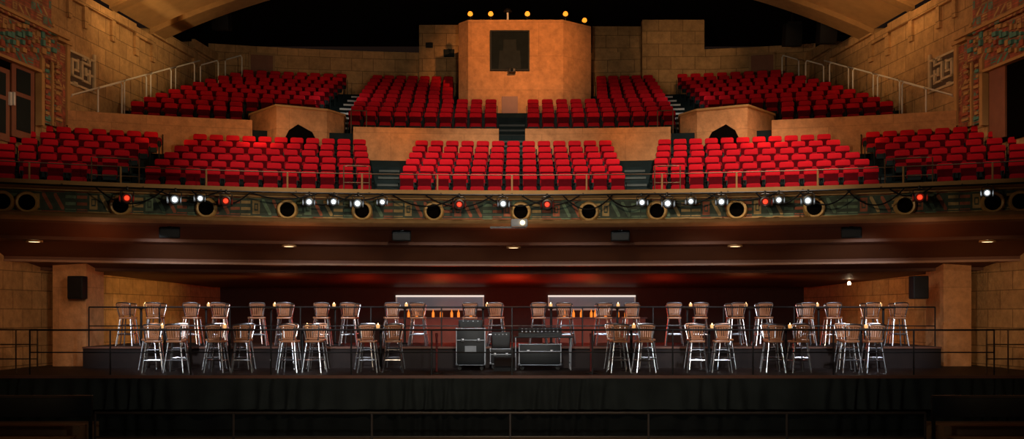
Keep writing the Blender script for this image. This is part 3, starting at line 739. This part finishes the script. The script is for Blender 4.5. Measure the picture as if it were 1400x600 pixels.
# ---------------------------------------------------------------- bar stools, tables, candles
def mk_stool():
    r = empty('bar_stool', (0,0,0), 0, '', 'bar stool', 'metal and wood bar stools at the high tables')
    MB().obox((0,0,.76),(.38,.37,.055),bev=.02).build('seat', M_stoolw, r)
    for sx in (-1,1):
        for sy in (-1,1):
            MB().tube([(sx*.15,sy*.145,.735),(sx*.195,sy*.182,.37),(sx*.24,sy*.22,0)],.020,8).build('leg', M_chrome, r)
    f = .24-.09*(.30/.735); g_ = .22-.075*(.30/.735)
    MB().tube([(-f,-g_,.30),(f,-g_,.30),(f,g_,.30),(-f,g_,.30)],.014,8,True).build('foot_rail', M_chrome, r)
    f2 = .24-.09*(.55/.735); g2 = .22-.075*(.55/.735)
    for s_ in (-1,1): MB().tube([(-f2,s_*g2,.55),(f2,s_*g2,.55)],.011,8).build('stretcher', M_chrome, r)
    mb = MB()
    mb.tube([(-.145,.155,.73),(-.175,.21,.95),(-.205,.25,1.13),(-.19,.255,1.16),(-.10,.275,1.172),(0,.285,1.176),(.10,.275,1.172),(.19,.255,1.16),(.205,.25,1.13),(.175,.21,.95),(.145,.155,.73)],.018,8)
    b_ = mb.build('backrest', M_chrome, r)
    mb = MB(); mb.tube([(-.16,.18,.83),(0,.20,.83),(.16,.18,.83)],.016,6)
    mb.tube([(-.19,.24,1.11),(-.1,.262,1.125),(0,.27,1.13),(.1,.262,1.125),(.19,.24,1.11)],.022,6)
    for i in range(5):
        u = -1+2*(i+1)/6; mb.bar((u*.155,.195,.83),(u*.19,.265-.03*abs(u),1.13),.032,.012)
    mb.build('back_slats', M_stoolw, b_)
    return r
def mk_table():
    r = empty('bar_table', (0,0,0), 0, '', 'bar table', 'dark high bar tables on the platforms')
    tt = MB().obox((0,0,1.045),(1.1,.54,.045),bev=.012).build('table_top', M_tab, r)
    MB().tube([(-.55,-.27,1.045),(.55,-.27,1.045),(.55,.27,1.045),(-.55,.27,1.045)],.014,6,True).build('metal_edge', M_brass, tt)
    MB().lathe([(.035,.05),(.035,1.0),(.09,1.025)],12).build('pole', M_blackm, r)
    MB().lathe([(.26,0),(.26,.015),(.06,.05),(.035,.06)],20).build('base', M_blackm, r)
    return r
def mk_candle():
    r = empty('candle', (0,0,0), 0, '', 'candle', 'lit candles on the bar tables')
    MB().lathe([(.03,0),(.045,.01),(.05,.09),(.046,.09),(.04,.02),(0,.02)],12).build('holder', M_glass, r)
    MB().lathe([(.0,.03),(.02,.06),(.018,.09),(0,.135)],8).build('flame', M_flame, r)
    return r
rst, rtb, rcd = Repeat(mk_stool), Repeat(mk_table), Repeat(mk_candle)
front = [(210,241),(297,331),(397,430),(504,537),(846,880),(953,986),(1057,1091),(1161,1193)]
rear = [(175,211),(264,300),(353,389),(441,476),(536,571),(643,678),(736,771),(827,861),(922,957),(1006,1043),(1101,1137),(1189,1226)]
for tier, lst, Ys, Yt, Yf, z in (('front',front,25.0,25.75,26.5,ZP),('rear',rear,28.2,28.95,29.7,ZT)):
    for i, (pa, pb) in enumerate(lst):
        pm = (pa+pb)/2
        for sd, px in (('left',pa),('right',pb)):
            Yj = Ys+random.uniform(-.04,.04)
            rst.put((P(px,0,Yj).x,Yj,z), PI+random.uniform(-.2,.2), f'slat-back bar stool, near {sd} seat at {ORD[i]} table from left, {tier} platform')
            Yj = Yf+random.uniform(-.04,.04); sh = -20 if sd == 'left' else 20
            rst.put((P(pm+sh+random.uniform(-2,2),0,Yj).x,Yj,z), random.uniform(-.2,.2), f'slat-back bar stool, far {sd} seat at {ORD[i]} table from left, {tier} platform')
        x = P(pm,0,Yt).x
        rtb.put((x,Yt,z), 0, f'dark high bar table on the {tier} platform, {ORD[i]} from left')
        rcd.put((x+random.uniform(-.12,.12),Yt+random.uniform(-.08,.08),z+1.0675), 0, f'small lit candle on the {ORD[i]} {tier} platform table from left')

# ---------------------------------------------------------------- gear in the middle of the lower platform
def case(px, Y, w, d, h, z, label, plate):
    x = P(px,0,Y).x
    e = empty('road_case', (x,Y,z), 0, label, 'road case')
    MB().obox((0,0,h/2+.06),(w,d,h-.12),bev=.012).build('body', M_case, e)
    mb = MB(); q_ = .010
    for sx in (-1,1):
        for sy in (-1,1): mb.box(sx*w/2-q_,sx*w/2+q_,sy*d/2-q_,sy*d/2+q_,.12,h)
        mb.box(sx*w/2-q_,sx*w/2+q_,-d/2,d/2,h-.015,h+.008)
    for zz in (.13,h*.72,h): mb.box(-w/2,w/2,-d/2-.010,-d/2+.010,zz-.010,zz+.008)
    mb.build('edging', M_alu, e)
    for sx in (-1,1):
        for zz in (.14,h-.01): MB().obox((sx*w/2,-d/2,zz),(.06,.06,.06),bev=.02).build('ball_corner', M_alu, e)
        MB().obox((sx*w*.28,-d/2-.012,h*.72),(.07,.02,.08),bev=.008).build('latch', M_alu, e)
    if plate: MB().box(-w*.2,w*.2,-d/2-.012,-d/2,h*.42,h*.58).build('label_plate', M_white, e)
    for sx in (-1,1):
        for sy in (-1,1): MB().lathe([(0,-.02),(.05,-.02),(.05,.02),(0,.02)],12,'y',Matrix.Translation((sx*(w/2-.08),sy*(d/2-.08),.05))).build('caster', M_blackm, e)
    return e
HC = 1.06
case(644,26.3,.72,.6,HC,ZP,'tall black metal-edged road case with pale plate, left of centre',True)
case(738,26.3,1.06,.5,.66,ZP,'wide black metal-edged road case under the mixing desk',False)
case(685,26.85,.55,.4,.52,ZP,'low plain black road case between the two big cases',False)
def amp(loc, w, d, h, label):
    t = empty('amplifier', loc, 0, label, 'amplifier')
    MB().obox((0,0,h/2+.01),(w,d,h),bev=.015).build('body', M_case, t)
    MB().obox((0,-d/2-.006,h*.42),(w*.86,.012,h*.6)).build('grille', M_blackm, t)
    for k in range(4): MB().lathe([(0,-.01),(.014,-.01),(.014,.01),(0,.01)],10,'y',Matrix.Translation((-w*.3+k*w*.2,-d/2-.01,h*.87))).build('knob', M_alu, t)
amp((P(644,0,26.3).x,26.3,ZP+HC+.008),.62,.5,.20,'flat black amplifier lying on top of the tall road case')
amp((P(685,0,26.85).x,26.85,ZP+.528),.48,.32,.42,'squarish black amplifier standing on the low middle road case')
t = empty('monitor_wedge', (P(690,0,25.7).x,25.7,ZP), 0, 'black wedge floor monitor lying before the low road case', 'loudspeaker')
MB().prism([(-.27,-.2,0),(-.27,.2,0),(-.27,.2,.12),(-.27,.02,.34),(-.27,-.2,.08)],(.54,0,0)).build('cabinet', M_black, t)
MB().obox((0,-.10,.215),(.46,.02,.26),rx=-.7).build('grille', M_blackm, t)
xd = P(738,0,26.25).x
t = empty('mixing_desk', (xd,26.25,ZP+.86), 0, 'black sloping mixing desk standing on a folding table right of centre', 'mixing desk')
MB().prism([(-.55,-.28,0),(-.55,.28,0),(-.55,.28,.22),(-.55,-.28,.08)],(1.1,0,0)).build('body', M_case, t)
for i in range(10):
    for j in range(2): MB().obox((-.45+i*.1,-.14+j*.2,.122+j*.05),(.03,.04,.03)).build('knob', M_alu, t)
t = empty('folding_table', (xd+.08,26.25,ZP), 0, 'long folding table with thin metal legs under the mixing desk', 'table')
MB().obox((0,0,.84),(1.5,.62,.04),bev=.01).build('table_top', M_case, t)
for sx in (-.70,.70):
    for sy in (-.28,.28): MB().tube([(sx,sy,0),(sx,sy,.82)],.018).build('leg', M_alu, t)
    MB().tube([(sx,-.28,.2),(sx,.28,.2)],.014).build('stretcher', M_alu, t)
for px, nm in ((597,'left'),(808,'right')):
    e = empty('stanchion_post', (P(px,0,24.6).x,24.6,ZP), 0, f'slim dark red stanchion post standing at the {nm} of the equipment', 'stanchion')
    MB().lathe([(.16,0),(.16,.02),(.03,.05)],16).build('base', M_blackm, e); MB().lathe([(.025,.04),(.025,.88),(.034,.89),(.034,.96),(0,.97)],12).build('post', M_redpole, e)

# ---------------------------------------------------------------- lights
def aim(o, tgt): o.rotation_euler = (Vector(tgt)-o.location).to_track_quat('-Z','Y').to_euler()
def spot(loc, tgt, e, ang, col, blend=.7, r=.15):
    l = bpy.data.lights.new('spot', 'SPOT'); l.energy = e; l.spot_size = math.radians(ang); l.spot_blend = blend; l.color = col; l.shadow_soft_size = r
    o = bpy.data.objects.new('spot_lamp', l); C.objects.link(o); o.location = loc; aim(o, tgt); return o
def point(loc, e, col, r=.2):
    l = bpy.data.lights.new('point', 'POINT'); l.energy = e; l.color = col; l.shadow_soft_size = r
    o = bpy.data.objects.new('point_lamp', l); C.objects.link(o); o.location = loc; return o
W = (1,.82,.64); OR = (1,.44,.15); CW = (.86,.93,1)
# balcony seats
spot((-6,18,18.5), (-5.2,28.2,6.5), 5800, 32, W, .95); spot((0,18,18.5), (0,28.6,6.7), 9200, 31, W, .9); spot((6.5,18,18.5), (6.1,28.2,6.5), 12500, 33, W, .95)
spot((-7,17,17), (-11.8,26.3,6.6), 900, 24, W, .9); spot((7,17,17), (11.8,26.3,6.6), 1250, 24, W, .9)
spot((0,13,14.8), (0,33.6,9.1), 3200, 20, (1,.72,.54), .95)
for s in (-1,1):
    spot((s*2.6,29.2,13.6), (s*3.2,34.9,9.2), 170, 50, (1,.74,.56), .95)
# walls
spot((1,24,10.6), (-12.2,33.0,12.7), 3700, 24, (1,.66,.29), .9); spot((-1,24,10.6), (12.2,33.0,12.7), 3100, 24, (1,.57,.24), .9)
spot((2,17,11), (-12.9,26.5,10.6), 1900, 32, (1,.62,.36), .9); spot((-2,17,11), (12.9,26.5,10.6), 2200, 32, (1,.56,.31), .9)
spot((1.5,25,14), (.3,36.5,12.3), 4000, 29, OR, .8)
spot((6,30,13.5), (6.9,40.5,13.2), 520, 26, (1,.60,.28)); spot((-7,33,13.5), (-7.2,41.5,12.4), 80, 40, (1,.5,.24))
for s in (-1,1):
    point((s*11.0,31.0,12.6), 30, (1,.62,.24)); point((s*7.2,29.2,8.2), 27, OR); point((s*9.6,28.4,8.2), 15, OR)
    point((s*5.85,34.0,10.6), 18, (1,.95,.85), .1); point((s*3.3,30.4,8.5), 17, OR)
# balcony front
spot((0,14,7), (0,26,5.6), 1150, 110, (1,.76,.47))
# under balcony
for x in (-10.2,-5.5,0,5.5,10.2): point((x, 26.4-abs(x)*.1, 4.0), 17, (1,.40,.16), .3)
for x, e_ in ((0,75),(-2.4,45),(2.4,45),(-5.2,22),(5.2,22)): point((x, 35.6, E+.15), e_, (1,.05,.014), .6)
for x in (-7.5,7.5): point((x, 33.0, E+.3), 14, (1,.25,.08), .5)
for x in (-2.78,3.09): point((x, 38.7, E+.15), 7, (1,.40,.10), .2)
spot((-5.5,31.4,2.6), (-12.4,33.6,2.9), 560, 56, (1,.60,.17), .9); spot((5.5,31.4,2.6), (12.4,33.6,2.9), 320, 56, (1,.46,.14), .9)
spot((9,20,4.2), (13.3,28.9,2.8), 420, 32, (1,.66,.36)); spot((-9,20,4.2), (-13,28.9,2.8), 300, 32, (1,.58,.30))
# platforms
for x in (-9,-5,5,9): spot((x*.8,16,6.4), (x,26.5,2.4), 2300, 23, CW, .8)
spot((0,16,6.4), (0,27.5,2.5), 800, 25, CW, .8)
for x in (-9,-5,-1.7,1.7,5,9): spot((x,25.0,4.7), (x,28.4,2.4), 240, 90, CW, .8)
spot((0,12,4.5), (0,23.8,.4), 800, 100, (.9,1,.97), .8)
for s in (-1,1): spot((s*9,17,4), (s*11.3,22.6,.2), 120, 40, (1,.7,.4), .8)
# world
w = bpy.data.worlds.new('World'); SC.world = w; w.use_nodes = True
w.node_tree.nodes['Background'].inputs[0].default_value = (1,.55,.4,1); w.node_tree.nodes['Background'].inputs[1].default_value = .008
SC.view_settings.view_transform = 'Standard'; SC.view_settings.look = 'None'
# camera
cd = bpy.data.cameras.new('Camera'); cam = bpy.data.objects.new('Camera', cd); C.objects.link(cam)
cam.location = (0,0,E); cam.rotation_euler = (PI/2,0,0); cd.sensor_width = 36; cd.lens = 36; cd.shift_y = (HZ-300)/1400; cd.clip_end = 200
SC.camera = cam
